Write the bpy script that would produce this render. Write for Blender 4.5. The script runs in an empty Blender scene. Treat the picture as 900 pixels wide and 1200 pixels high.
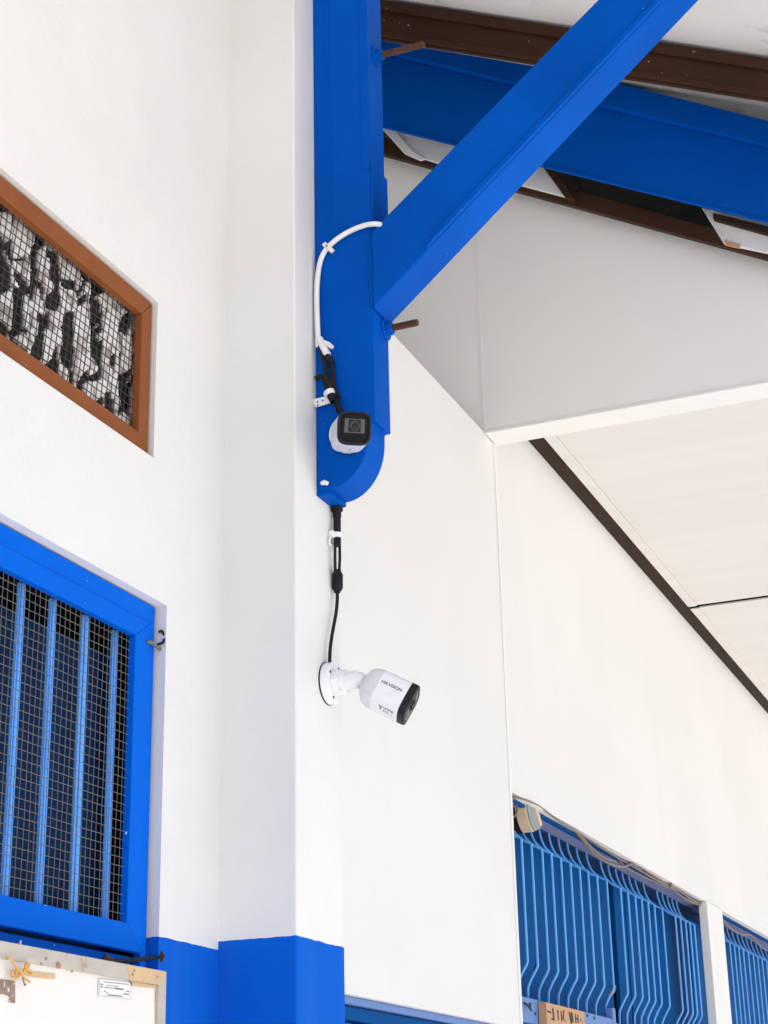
import bpy, bmesh, math, random
from mathutils import Vector, Matrix, noise
random.seed(7)
S = bpy.context.scene

# ---------------------------------------------------------------- camera
YAW, PITCH, ROLL, FPX = .38567395, .36199594, -.02230383, 2044.2
CAM = Vector((0, 0, 1.55))
_f = Vector((-math.sin(YAW)*math.cos(PITCH), math.cos(YAW)*math.cos(PITCH), math.sin(PITCH)))
_r = Vector((math.cos(YAW), math.sin(YAW), 0))
_u = _r.cross(_f)
_c, _s = math.cos(ROLL), math.sin(ROLL)
RT, UP = _c*_r + _s*_u, -_s*_r + _c*_u
FW = _f
cd = bpy.data.cameras.new('camera')
cam = bpy.data.objects.new('camera', cd)
S.collection.objects.link(cam)
M = Matrix((RT, UP, -FW)).transposed().to_4x4()
M.translation = CAM
cam.matrix_world = M
cd.sensor_fit = 'VERTICAL'
cd.sensor_height = 24.0
cd.lens = 24.0*FPX/1200
cd.clip_start, cd.clip_end = .05, 2000
S.camera = cam

# ---------------------------------------------------------------- light
SUN_EL, SUN_AZ = math.radians(68), math.radians(105)      # azimuth measured from +Y towards +X
w = bpy.data.worlds.new('World'); S.world = w; w.use_nodes = True
nt = w.node_tree
sky = nt.nodes.new('ShaderNodeTexSky'); sky.sky_type = 'NISHITA'; sky.sun_disc = False
sky.sun_elevation, sky.sun_rotation = SUN_EL, SUN_AZ
sky.dust_density = 4.0
bg = nt.nodes['Background']; bg.inputs['Strength'].default_value = .15
nt.links.new(sky.outputs['Color'], bg.inputs['Color'])
sl = bpy.data.lights.new('sun', 'SUN'); sl.energy = 4.6; sl.angle = math.radians(.5); sl.color = (1, .97, .93)
sun = bpy.data.objects.new('sun', sl); S.collection.objects.link(sun)
sd = Vector((math.sin(SUN_AZ)*math.cos(SUN_EL), math.cos(SUN_AZ)*math.cos(SUN_EL), math.sin(SUN_EL)))
sun.rotation_euler = sd.to_track_quat('Z', 'Y').to_euler(); sun.location = (6, 2, 9)
S.view_settings.view_transform = 'Standard'
S.view_settings.look = 'None'
S.view_settings.gamma = 1
S.view_settings.exposure = .66
S.cycles.max_bounces = 14; S.cycles.diffuse_bounces = 8

# ---------------------------------------------------------------- geometry of the place
def ray(x, y): return (FW + RT*((x-450)/FPX) - UP*((y-600)/FPX))
def on(ax, v, x, y):
    d = ray(x, y); return CAM + d*((v-CAM[ax])/d[ax])
def pX(X, x, y): return on(0, X, x, y)
def pY(Y, x, y): return on(1, Y, x, y)
def pZ(Z, x, y): return on(2, Z, x, y)
X1 = -1.2923        # face of the long wall
XP = -1.1579        # front of the pillar
YP = 2.4601         # near side of the pillar
YPE = 2.6431        # far side of the pillar
YS = 2.5442         # near face of the steel
XF = -1.0477        # outer flange of the steel post
DF = .072           # depth of the steel section along the wall
YB = 3.8748         # face of the panelled gable
ZB = 3.303          # top of the low wall, bottom of the gable
ZC = 3.437          # far ceiling

# ---------------------------------------------------------------- materials
def lin(r, g, b):
    f = lambda c: c/12.92 if c <= .04045 else ((c+.055)/1.055)**2.4
    return tuple(f(v/255) for v in (r, g, b))
MATS = {}
def mat(name, col, rough=.6, var=.06, vscale=6, bump=.1, bscale=120, metal=0, chips=None, chip_amt=.0, spec=.5,
        band=None, stretch=(1, 1, 1), coat=0, streak=0, spots=None):
    m = bpy.data.materials.new(name); m.use_nodes = True
    t = m.node_tree; N = t.nodes; L = t.links
    b = N['Principled BSDF']
    b.inputs['Roughness'].default_value = rough; b.inputs['Metallic'].default_value = metal
    b.inputs['Specular IOR Level'].default_value = spec
    if coat: b.inputs['Coat Weight'].default_value = coat; b.inputs['Coat Roughness'].default_value = .12
    geo = N.new('ShaderNodeNewGeometry')
    mp = N.new('ShaderNodeMapping'); mp.inputs['Scale'].default_value = stretch
    L.new(geo.outputs['Position'], mp.inputs['Vector'])
    def nz(scale, detail=4, vec=None, ro=.55):
        n = N.new('ShaderNodeTexNoise'); n.inputs['Scale'].default_value = scale
        n.inputs['Detail'].default_value = detail; n.inputs['Roughness'].default_value = ro
        L.new(vec or mp.outputs['Vector'], n.inputs['Vector']); return n
    def math_(op, a, bb, clamp=False):
        q = N.new('ShaderNodeMath'); q.operation = op; q.use_clamp = clamp
        for i, v in enumerate((a, bb)):
            if isinstance(v, (int, float)): q.inputs[i].default_value = v
            elif v is not None: L.new(v, q.inputs[i])
        return q.outputs[0]
    def mixc(fac, a, bb, mode='MIX'):
        x = N.new('ShaderNodeMix'); x.data_type = 'RGBA'; x.blend_type = mode
        if isinstance(fac, (int, float)): x.inputs[0].default_value = fac
        else: L.new(fac, x.inputs[0])
        for i, v in ((6, a), (7, bb)):
            if isinstance(v, tuple): x.inputs[i].default_value = (*v[:3], 1)
            else: L.new(v, x.inputs[i])
        return x.outputs[2]
    c = tuple(col)
    if band:      # a painted base: band = (height, colour)
        n = nz(35, 3)
        h = math_('ADD', math_('MULTIPLY', math_('SUBTRACT', n.outputs['Fac'], .5), .0045), band[0])
        sep = N.new('ShaderNodeSeparateXYZ'); L.new(geo.outputs['Position'], sep.inputs[0])
        c = mixc(math_('LESS_THAN', sep.outputs['Z'], h), c, band[1])
    n1 = nz(vscale)
    lo = tuple(v for v in (1-var,)*3); hi = (1+var,)*3
    ramp = N.new('ShaderNodeMapRange'); ramp.inputs[1].default_value = .3; ramp.inputs[2].default_value = .7
    ramp.inputs[3].default_value = 1-var; ramp.inputs[4].default_value = 1+var*.5
    L.new(n1.outputs['Fac'], ramp.inputs[0])
    comb = N.new('ShaderNodeCombineXYZ')
    for i in range(3): L.new(ramp.outputs[0], comb.inputs[i])
    c = mixc(1.0, c, comb.outputs[0], 'MULTIPLY')
    if streak:
        mp2 = N.new('ShaderNodeMapping'); mp2.inputs['Scale'].default_value = (14, 14, .9)
        L.new(geo.outputs['Position'], mp2.inputs['Vector'])
        n3 = nz(1.0, 5, mp2.outputs['Vector'])
        s_ = N.new('ShaderNodeMapRange'); s_.inputs[1].default_value = .52; s_.inputs[2].default_value = .8
        L.new(n3.outputs['Fac'], s_.inputs[0])
        c = mixc(math_('MULTIPLY', s_.outputs[0], streak), c, (.35, .31, .26))
    if chips:
        n2 = nz(95, 2, geo.outputs['Position'], .5)
        k = N.new('ShaderNodeMapRange'); k.inputs[1].default_value = 1-chip_amt; k.inputs[2].default_value = 1-chip_amt+.02
        L.new(n2.outputs['Fac'], k.inputs[0])
        c = mixc(k.outputs[0], c, chips)
    if spots:     # dark worn marks
        n4 = nz(spots[0], 4, geo.outputs['Position'], .6)
        k = N.new('ShaderNodeMapRange'); k.inputs[1].default_value = spots[1]; k.inputs[2].default_value = spots[1]+.06
        L.new(n4.outputs['Fac'], k.inputs[0])
        c = mixc(math_('MULTIPLY', k.outputs[0], spots[3]), c, spots[2])
    if isinstance(c, tuple): b.inputs['Base Color'].default_value = (*c, 1)
    else: L.new(c, b.inputs['Base Color'])
    if bump:
        nb = nz(bscale, 5, None, .6)
        nb2 = nz(bscale*.12, 3, geo.outputs['Position'])
        bp = N.new('ShaderNodeBump'); bp.inputs['Strength'].default_value = bump; bp.inputs['Distance'].default_value = .004
        L.new(math_('ADD', nb.outputs['Fac'], math_('MULTIPLY', nb2.outputs['Fac'], 2.5)), bp.inputs['Height'])
        L.new(bp.outputs[0], b.inputs['Normal'])
        nr = N.new('ShaderNodeMapRange'); nr.inputs[3].default_value = rough-.08; nr.inputs[4].default_value = min(1, rough+.1)
        L.new(n1.outputs['Fac'], nr.inputs[0]); L.new(nr.outputs[0], b.inputs['Roughness'])
    MATS[name] = m
    return m
BLUE = (.0006, .082, .44)
BLUE_W = (.001, .122, .65)
BASEBLUE = (.001, .105, .56)
PLASTER = (.735, .73, .71)
mat('plaster', PLASTER, .85, .05, 2.2, .22, 70, band=(1.8785, BASEBLUE), streak=.03, spec=.1, spots=(60, .74, (.45, .42, .38), .25))
mat('plaster_pillar', PLASTER, .85, .05, 2.2, .22, 70, band=(1.891, BASEBLUE), streak=.03, spec=.1, spots=(60, .74, (.45, .42, .38), .25))
mat('plaster_plain', (.735, .732, .715), .85, .03, 2, .15, 60, streak=.03, spec=.1)
mat('panel_grey', (.79, .772, .735), .75, .03, 1.2, .05, 40)
mat('white_paint', (.76, .75, .72), .6, .03, 5, .06, 60)
mat('ceiling_white', (.66, .64, .61), .75, .04, 1.5, .1, 30, stretch=(.4, 8, 1))
mat('roof_white', (.72, .705, .68), .8, .08, 3, .1, 30, spots=(5, .62, (.36, .35, .34), .5))
mat('steel_blue', BLUE, .45, .18, 4.0, .16, 45, chips=(.55, .6, .7), chip_amt=.205, streak=.0, spots=(26, .70, (.01, .05, .22), .7), spec=.025)
mat('rafter_blue', (.0006, .075, .40), .5, .07, 5, .08, 50, chips=(.55, .6, .7), chip_amt=.19, spec=.025)
mat('window_blue', BLUE_W, .38, .05, 9, .10, 70, chips=(.8, .8, .78), chip_amt=.24, spots=(30, .68, (.02, .06, .2), .6), spec=.025)
mat('bar_blue', (.14, .42, .95), .35, .10, 12, .08, 80, spec=.025)
mat('grille_blue', (.16, .44, .92), .4, .10, 12, .06, 80, spec=.025)
mat('sill_blue', (.11, .22, .50), .55, .08, 12, .1, 60, spots=(40, .66, (.1, .06, .05), .8))
mat('shutter_blue', (.001, .072, .25), .5, .14, 9, .1, 40, spots=(14, .68, (.002, .02, .07), .8), spec=.025)
mat('head_shade', (.17, .20, .34), .6, .1, 20, .1, 60)
mat('shutter_navy', (.006, .026, .085), .6, .12, 9, .05, 40, stretch=(1, 6, .3), spec=.1)
mat('brown_paint', (.245, .078, .024), .55, .10, 12, .16, 60, chips=(.8, .62, .45), chip_amt=.25, stretch=(1, 1, 1), spots=(30, .67, (.10, .03, .012), .5), spec=.15)
mat('dark_timber', (.046, .020, .010), .6, .16, 10, .2, 60, chips=(.4, .33, .26), chip_amt=.25, spec=.15)
mat('dark_trim', (.040, .026, .018), .8, .1, 10, .1, 60, spec=.1)
mat('rust', (.085, .032, .016), .8, .2, 60, .35, 300, spots=(120, .62, (.06, .025, .015), .7))
mat('wire_steel', (.17, .16, .145), .5, .2, 60, 0, metal=.3)
mat('wire_dark', (.035, .03, .027), .6, .2, 60, 0)
mat('cam_white', (.80, .80, .80), .28, .015, 20, .01, 200, coat=.3)
mat('plastic_white', (.80, .785, .76), .45, .05, 40, .05, 200, spots=(90, .68, (.4, .36, .3), .4))
mat('cam_rim', (.007, .007, .009), .4, .05, 30, .03, 300, spec=.25)
mat('cam_glass', (.004, .004, .005), .12, .0, 30, 0, spec=.12)
mat('lens_grey', (.075, .078, .08), .45, .1, 60, .03, 200)
mat('rim_grey', (.16, .16, .165), .4, .05, 60, 0)
mat('lens_dark', (.010, .011, .014), .1, .0, 60, 0, spec=.3)
mat('print_black', (.02, .02, .025), .6, 0, 10, 0)
mat('print_grey', (.06, .06, .065), .6, 0, 10, 0)
mat('rubber', (.009, .008, .008), .55, .2, 40, .1, 200, spec=.25)
mat('galvanised', (.50, .455, .39), .5, .12, 14, .12, 60, metal=.0, stretch=(1, 2, 5), spots=(26, .60, (.30, .22, .13), .55))
mat('tape_tan', (.62, .44, .24), .6, .14, 40, .15, 150)
mat('board_cream', (.78, .755, .71), .55, .02, 5, .03, 60)
mat('label_paper', (.62, .62, .62), .5, .06, 60, .05, 150)
mat('label_ink', (.16, .15, .15), .7, .1, 60, 0)
mat('stain_brown', (.30, .215, .17), .8, .3, 120, .3, 200, spots=(130, .56, (.75, .68, .62), .9))
mat('amber', (.60, .34, .09), .35, .2, 70, .1, 100)
mat('copper_tan', (.42, .24, .17), .6, .2, 60, .1, 100)
mat('cable_tan', (.22, .165, .13), .7, .2, 30, .1, 200)
mat('cream_plastic', (.64, .49, .33), .55, .08, 30, .05, 100)
mat('grey_plastic', (.27, .285, .27), .55, .08, 30, .05, 100)
mat('tan_board', (.52, .29, .15), .6, .10, 30, .08, 100)
mat('gap_shade_black', (.004, .004, .005), .8, .1, 30, 0, spec=.05)
mat('roof_grey', (.36, .355, .34), .85, .15, 8, .2, 40, spots=(14, .58, (.22, .21, .2), .5))  # bare sheet grey, also stands in for shade behind the brown beam
mat('cam_grey', (.66, .66, .665), .32, .015, 20, .01, 200, coat=.2)
mat('ground', (.56, .545, .515), .9, .12, .8, .2, 20)
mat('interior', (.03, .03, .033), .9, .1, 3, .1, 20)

def stone_mat():
    m = bpy.data.materials.new('blotched_sheet'); m.use_nodes = True; t = m.node_tree; N, L = t.nodes, t.links
    b = N['Principled BSDF']; b.inputs['Roughness'].default_value = .8
    a = N.new('ShaderNodeAttribute'); a.attribute_name = 'tone'
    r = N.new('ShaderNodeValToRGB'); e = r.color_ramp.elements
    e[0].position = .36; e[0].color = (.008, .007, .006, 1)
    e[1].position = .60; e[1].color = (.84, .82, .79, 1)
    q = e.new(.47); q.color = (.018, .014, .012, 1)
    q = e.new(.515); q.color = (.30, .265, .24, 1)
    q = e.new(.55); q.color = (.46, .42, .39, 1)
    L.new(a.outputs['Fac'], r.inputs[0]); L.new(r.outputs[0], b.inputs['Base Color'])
    MATS['blotched_sheet'] = m
stone_mat()

# ---------------------------------------------------------------- mesh helpers
ORG = {}
class MB:
    def __init__(s): s.v = []; s.f = []
    def add(s, vs, fs):
        k = len(s.v); s.v += [Vector(v) for v in vs]; s.f += [tuple(i+k for i in f) for f in fs]; return s
    def box(s, x0, x1, y0, y1, z0, z1):
        vs = [(x, y, z) for x in (x0, x1) for y in (y0, y1) for z in (z0, z1)]
        return s.add(vs, [(0, 1, 3, 2), (4, 6, 7, 5), (0, 4, 5, 1), (2, 3, 7, 6), (0, 2, 6, 4), (1, 5, 7, 3)])
    def prism(s, poly, vec):
        n = len(poly); vec = Vector(vec); p = [Vector(q) for q in poly]
        return s.add(p + [q+vec for q in p], [tuple(range(n)), tuple(range(2*n-1, n-1, -1))] +
                     [(i, (i+1) % n, n+(i+1) % n, n+i) for i in range(n)])
    def loft(s, loops, cap0=True, cap1=True):
        n = len(loops[0]); vs = [v for l in loops for v in l]; fs = []
        for k in range(len(loops)-1):
            for i in range(n):
                j = (i+1) % n; fs.append((k*n+i, k*n+j, (k+1)*n+j, (k+1)*n+i))
        if cap0: fs.append(tuple(reversed(range(n))))
        if cap1: fs.append(tuple((len(loops)-1)*n+i for i in range(n)))
        return s.add(vs, fs)
    def tube(s, path, r, n=10, flat=1.0):
        P = [Vector(p) for p in path]; rr = r if isinstance(r, (list, tuple)) else [r]*len(P)
        up = None; loops = []
        for i, p in enumerate(P):
            d = (P[min(i+1, len(P)-1)]-P[max(i-1, 0)]).normalized()
            if up is None: up = d.orthogonal().normalized()
            up = (up - d*up.dot(d)).normalized(); sd_ = d.cross(up)
            loops.append([p + up*(rr[i]*math.cos(2*math.pi*k/n)) + sd_*(rr[i]*flat*math.sin(2*math.pi*k/n)) for k in range(n)])
        return s.loft(loops)
    def lathe(s, c, ax, prof, n=40, cap=True):
        c = Vector(c); ax = Vector(ax).normalized(); a = ax.orthogonal().normalized(); b = ax.cross(a)
        return s.loft([[c+ax*h+a*(r*math.cos(2*math.pi*k/n))+b*(r*math.sin(2*math.pi*k/n)) for k in range(n)] for h, r in prof], cap, cap)
    def bend(s, path, r, n=10, sub=8, flat=1.0): return s.tube(smooth_path(path, sub), r, n, flat)
    def build(s, name, m, parent=None, bevel=0, smooth=True, seg=2, label=None, origin=None, kind=None):
        o = Vector(origin) if origin is not None else (ORG[parent.name] if parent is not None else Vector((0, 0, 0)))
        me = bpy.data.meshes.new(name)
        me.from_pydata([v-o for v in s.v], [], s.f)
        bm = bmesh.new(); bm.from_mesh(me); bmesh.ops.recalc_face_normals(bm, faces=bm.faces[:]); bm.to_mesh(me); bm.free()
        me.materials.append(MATS[m])
        ob = bpy.data.objects.new(name, me); S.collection.objects.link(ob)
        if bevel:
            b = ob.modifiers.new('bevel', 'BEVEL'); b.width = bevel; b.segments = seg; b.limit_method = 'ANGLE'; b.angle_limit = .6
            b.harden_normals = True
        if smooth:
            me.polygons.foreach_set('use_smooth', [True]*len(me.polygons)); me.set_sharp_from_angle(angle=.6)
        if parent is not None:
            ob.parent = parent; ORG[ob.name] = ORG[parent.name]
            if origin is not None: ob.location = o-ORG[parent.name]; ORG[ob.name] = o
        else:
            ob.location = o; ORG[ob.name] = o
        if label: ob['label'] = label
        if kind: ob['kind'] = kind
        return ob
def smooth_path(P, sub=8):
    P = [Vector(p) for p in P]; out = []
    for i in range(len(P)-1):
        p0, p1, p2, p3 = P[max(i-1, 0)], P[i], P[i+1], P[min(i+2, len(P)-1)]
        for k in range(sub):
            t = k/sub
            out.append(.5*((2*p1)+(p2-p0)*t+(2*p0-5*p1+4*p2-p3)*t*t+(3*p1-p0-3*p2+p3)*t**3))
    out.append(P[-1]); return out
def thing(name, label, cat, loc, group=None):
    o = bpy.data.objects.new(name, None); S.collection.objects.link(o)
    o.empty_display_size = .05; o.location = loc; ORG[o.name] = Vector(loc)
    o['label'] = label; o['category'] = cat
    if group: o['group'] = group
    return o
def tag(o, label, cat, group=None):
    o['label'] = label; o['category'] = cat
    if group: o['group'] = group
    return o
def dup(o, delta, parent=None):
    c = o.copy(); S.collection.objects.link(c)
    c.location = o.location + Vector(delta)
    if parent is not None: c.parent = parent
    return c
def wall_x(xf, th, y0, y1, z0, z1, holes, mb=None):
    """a wall with its face at x = xf (towards +X), openings cut through it"""
    mb = mb or MB()
    ys = sorted({y0, y1, *[h[0] for h in holes], *[h[1] for h in holes]}); zs = sorted({z0, z1, *[h[2] for h in holes], *[h[3] for h in holes]})
    inside = lambda y, z: any(h[0] < y < h[1] and h[2] < z < h[3] for h in holes)
    cell = {}
    vi = {}; vs = []; fs = []
    def V(x, y, z):
        k = (round(x, 6), round(y, 6), round(z, 6))
        if k not in vi: vi[k] = len(vs); vs.append(k)
        return vi[k]
    solid = lambda i, j: 0 <= i < len(ys)-1 and 0 <= j < len(zs)-1 and not inside((ys[i]+ys[i+1])/2, (zs[j]+zs[j+1])/2)
    xb = xf-th
    for i in range(len(ys)-1):
        for j in range(len(zs)-1):
            if not solid(i, j): continue
            a, b, c, d = ys[i], ys[i+1], zs[j], zs[j+1]
            fs.append((V(xf, a, c), V(xf, b, c), V(xf, b, d), V(xf, a, d)))
            fs.append((V(xb, a, c), V(xb, a, d), V(xb, b, d), V(xb, b, c)))
            if not solid(i-1, j): fs.append((V(xf, a, c), V(xf, a, d), V(xb, a, d), V(xb, a, c)))
            if not solid(i+1, j): fs.append((V(xf, b, d), V(xf, b, c), V(xb, b, c), V(xb, b, d)))
            if not solid(i, j-1): fs.append((V(xf, b, c), V(xf, a, c), V(xb, a, c), V(xb, b, c)))
            if not solid(i, j+1): fs.append((V(xf, a, d), V(xf, b, d), V(xb, b, d), V(xb, a, d)))
    return mb.add(vs, fs)

# ---------------------------------------------------------------- ground
g = MB().add([(-150, -150, 0), (150, -150, 0), (150, 150, 0), (-150, 150, 0)], [(0, 1, 2, 3)]).build('ground', 'ground', smooth=False)
g['kind'] = 'structure'

# ---------------------------------------------------------------- roof line helpers
def sline(Y, a, b):
    """the straight sloping line through two points of the plane y = Y"""
    p, q = pY(Y, *a), pY(Y, *b); k = (q.z-p.z)/(q.x-p.x)
    return lambda x: p.z + k*(x-p.x)
YBR, YRA, YTR = 3.46, 3.70, 3.80
br_top, br_bot = sline(YBR, (443, 0), (900, 70)), sline(YBR, (444, 45.5), (900, 118))
ra_top, ra_bot = sline(YRA, (444, 30), (900, 145)), sline(YRA, (447, 148), (900, 260))
ra_fold = sline(YRA, (597, 100), (900, 175))
tr_bot = sline(YTR, (447, 180), (900, 303)); tr_top = sline(YTR, (447, 160), (900, 285))
roof = lambda x: br_top(x)+.006
XL, XR = -3.0, .55

# ---------------------------------------------------------------- near wall with its two windows
WZT = roof(X1)-.01
VENT = (1.35, 2.2205, 2.6135, 2.889)
WIN = (1.15, 2.2745, 1.60, 2.384)
wall = thing('wall', 'white plastered wall with blue base, brown vent opening and blue barred window', 'wall', (X1, 1.0, 0))
wall_x(X1, .16, -1.5, YP+.10, 0, WZT, [VENT, WIN]).build('plaster_face', 'plaster', wall, smooth=False)
# unseen shell keeping the rooms dark, its rear left open to light the gable
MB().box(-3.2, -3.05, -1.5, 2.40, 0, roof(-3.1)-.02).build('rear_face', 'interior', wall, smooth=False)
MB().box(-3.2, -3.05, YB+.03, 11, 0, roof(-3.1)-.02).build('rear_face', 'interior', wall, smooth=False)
MB().box(-3.05, X1-.165, 2.34, 2.40, 0, WZT).build('light_partition', 'plaster_plain', wall, smooth=False)  # unseen partition added to keep the rear light out of the window room
MB().box(-3.05, X1-.175, YB+.025, YB+.085, 0, ZB).build('light_partition', 'plaster_plain', wall, smooth=False)
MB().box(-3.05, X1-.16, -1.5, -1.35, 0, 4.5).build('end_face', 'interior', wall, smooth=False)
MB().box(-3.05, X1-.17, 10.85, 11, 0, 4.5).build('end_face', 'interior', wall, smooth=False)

def rail(mb, x0, x1, a, b, c, d):
    """a mitred rail: quad a b c d of (y, z) points between depth x0 and x1"""
    return mb.prism([(x1, *q) for q in (a, b, c, d)], (x0-x1, 0, 0))
def frame_rails(parent, name, m, x0, x1, y0, y1, z0, z1, wl, wr, wb, wt, bevel=.0015):
    i = (y0+wl, y1-wr, z0+wb, z1-wt)
    qs = {'t': ((y0, z1), (y1, z1), (i[1], i[3]), (i[0], i[3])), 'b': ((y0, z0), (y1, z0), (i[1], i[2]), (i[0], i[2])),
          'l': ((y0, z0), (y0, z1), (i[0], i[3]), (i[0], i[2])), 'r': ((y1, z0), (y1, z1), (i[1], i[3]), (i[1], i[2]))}
    for k in 'tblr':
        rail(MB(), x0, x1, *qs[k]).build(name, m, parent, bevel=bevel)
    return i
def wires(x, y0, y1, z0, z1, p, r, tilt=0, wob=.0006):
    mb = MB(); rnd = random.Random(3)
    y = y0-abs(tilt)*(z1-z0)
    while y < y1+abs(tilt)*(z1-z0):
        pts = []
        for k in range(7):
            t = k/6; z = z0+(z1-z0)*t
            yy = y+tilt*(z-z0)+rnd.uniform(-wob, wob)
            if y0 <= yy <= y1: pts.append((x+rnd.uniform(-wob, wob)*.6, yy, z))
        if len(pts) > 1: mb.tube(pts, r, 4)
        y += p
    z = z0+p*.4
    while z < z1:
        pts = [(x+.0016+rnd.uniform(-wob, wob)*.6, y0+(y1-y0)*k/9, z+rnd.uniform(-wob, wob)) for k in range(10)]
        mb.tube(pts, r, 4); z += p
    return mb

# brown vent
vent = MB(); 
vroot = bpy.data.objects.new('vent_window', None); S.collection.objects.link(vroot); vroot.parent = wall; vroot.empty_display_size = .05
ORG[vroot.name] = ORG['wall']; vroot['label'] = 'brown framed vent with wire mesh over a blotched sheet'
i = frame_rails(vroot, 'frame_rail', 'brown_paint', X1-.022, X1-.007, VENT[0]+.001, VENT[1]-.005, VENT[2]+.001, VENT[3]-.004, .04, .031, .032, .032, .002)
j = i
wires(X1-.0195, j[0]-.003, j[1]+.003, j[2]-.003, j[3]+.003, .0132, .0008, tilt=.13, wob=.0012).build('wire_mesh', 'wire_dark', vroot, kind='stuff')
# crumpled blotched sheet behind the mesh
mb = MB(); ny, nz_ = 320, 130; tone = []
y0, y1, z0, z1 = i[0]-.05, i[1]+.05, i[2]-.03, i[3]+.03
def sstep(x, a, b):
    t = max(0, min(1, (x-a)/(b-a))); return t*t*(3-2*t)
def blot(y, z):
    w1 = noise.noise(Vector((y*30, z*17, 4))); w2 = noise.noise(Vector((y*30, z*17, 9)))
    q = Vector((y*19+w1*.8, z*10+w2*.85, 1.7))
    n1 = noise.noise(q); n2 = noise.noise(Vector((y*38+w2*.8, z*18+w1*.8, 7.3))); n3 = noise.noise(Vector((y*14, z*8, 3.1)))
    wd = .055+.13*max(0, n3+.25)
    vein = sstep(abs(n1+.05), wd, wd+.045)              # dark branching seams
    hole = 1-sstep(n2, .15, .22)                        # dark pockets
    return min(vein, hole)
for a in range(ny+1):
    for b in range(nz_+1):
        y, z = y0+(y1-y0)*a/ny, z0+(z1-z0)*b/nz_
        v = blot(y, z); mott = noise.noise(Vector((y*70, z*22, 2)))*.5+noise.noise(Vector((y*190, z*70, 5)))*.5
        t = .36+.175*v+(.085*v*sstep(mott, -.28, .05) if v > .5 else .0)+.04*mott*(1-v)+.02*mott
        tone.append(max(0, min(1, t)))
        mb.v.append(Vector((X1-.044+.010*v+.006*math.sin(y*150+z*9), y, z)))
for a in range(ny):
    for b in range(nz_):
        k = a*(nz_+1)+b; mb.f.append((k, k+nz_+1, k+nz_+2, k+1))
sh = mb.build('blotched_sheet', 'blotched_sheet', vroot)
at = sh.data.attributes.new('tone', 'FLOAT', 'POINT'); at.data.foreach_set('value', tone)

# blue window
wroot = bpy.data.objects.new('barred_window', None); S.collection.objects.link(wroot); wroot.parent = wall; wroot.empty_display_size = .05
ORG[wroot.name] = ORG['wall']; wroot['label'] = 'blue framed window with wire mesh in front of light blue bars'
ZS0 = 1.853
frame_rails(wroot, 'casing', 'window_blue', X1-.029, X1-.016, WIN[0]+.001, WIN[1]-.008, WIN[2]+.001, WIN[3]-.003, .04, .017, .04, .034)
yo, zo0, zo1 = 2.249, ZS0, WIN[3]-.034
i = frame_rails(wroot, 'sash_rail', 'window_blue', X1-.0255, X1-.0125, WIN[0]+.04, yo, zo0, zo1, .045, .045, .038, .031)
MB().box(X1-.06, X1-.030, WIN[0]+.041, WIN[1]-.026, 1.641, ZS0-.004).build('lower_board', 'window_blue', wroot, bevel=.001)
wires(X1-.022, i[0]-.004, i[1]+.004, i[2]-.004, i[3]+.004, .0130, .00058, wob=.0009).build('wire_mesh', 'wire_steel', wroot, kind='stuff')
XBAR = X1-.042
b0 = None
for px, py in ((53, 900), (14, 900), (93, 900), (129.5, 900), (-30, 900), (-80, 900), (-135, 900)):
    y = pX(XBAR, px, py).y
    if y < WIN[0]+.06: continue
    if b0 is None:
        b0 = MB().box(XBAR-.003, XBAR+.001, y-.0088, y+.0088, i[2]-.006, i[3]+.008)
        b0.box(XBAR+.0011, XBAR+.0035, y-.0040, y+.0040, i[2]-.006, i[3]+.008)
        by = y; b0 = b0.build('bar', 'bar_blue', wroot, bevel=.0009)
    else: dup(b0, (0, y-by, 0))
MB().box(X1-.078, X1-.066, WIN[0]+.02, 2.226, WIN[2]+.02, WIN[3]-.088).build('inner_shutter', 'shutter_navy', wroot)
MB().box(X1-.159, X1-.030, WIN[1]-.028, WIN[1]-.0005, WIN[2]+.002, WIN[3]-.03).build('shade_lining', 'gap_shade_black', wroot)  # black lining added to paint the dark gap behind the bars
MB().box(X1-.159, X1-.030, WIN[0]+.002, WIN[1]-.029, WIN[3]-.040, WIN[3]-.0005).build('shade_lining', 'gap_shade_black', wroot)
# catch and hook on the corner of the sash
q = pX(X1-.011, 174, 752.5)
MB().tube([q+Vector((0, -.005, 0)), q+Vector((.003, .008, 0)), q+Vector((.004, .020, -.003)), q+Vector((.002, .033, -.003))], [.0026, .0034, .002, .0022], 8).build('catch', 'wire_steel', wroot)
q = pX(X1-.008, 186, 752)
MB().bend([q+Vector((0, -.004, -.006)), q+Vector((.004, .006, .0)), q+Vector((.004, .011, .010)), q+Vector((.002, .006, .018)), q+Vector((0, .001, .016))], .0022, 8).build('hook', 'rubber', wroot)

# ---------------------------------------------------------------- pillar
pil = thing('pillar', 'white plastered square pillar with blue painted foot carrying the steel post', 'pillar', (XP-.06, (YP+YPE)/2, 0))
MB().box(X1-.02, XP, YP, YPE, 0, roof(XP)-.012).build('plaster_shaft', 'plaster_pillar', pil, bevel=.004)

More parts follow.
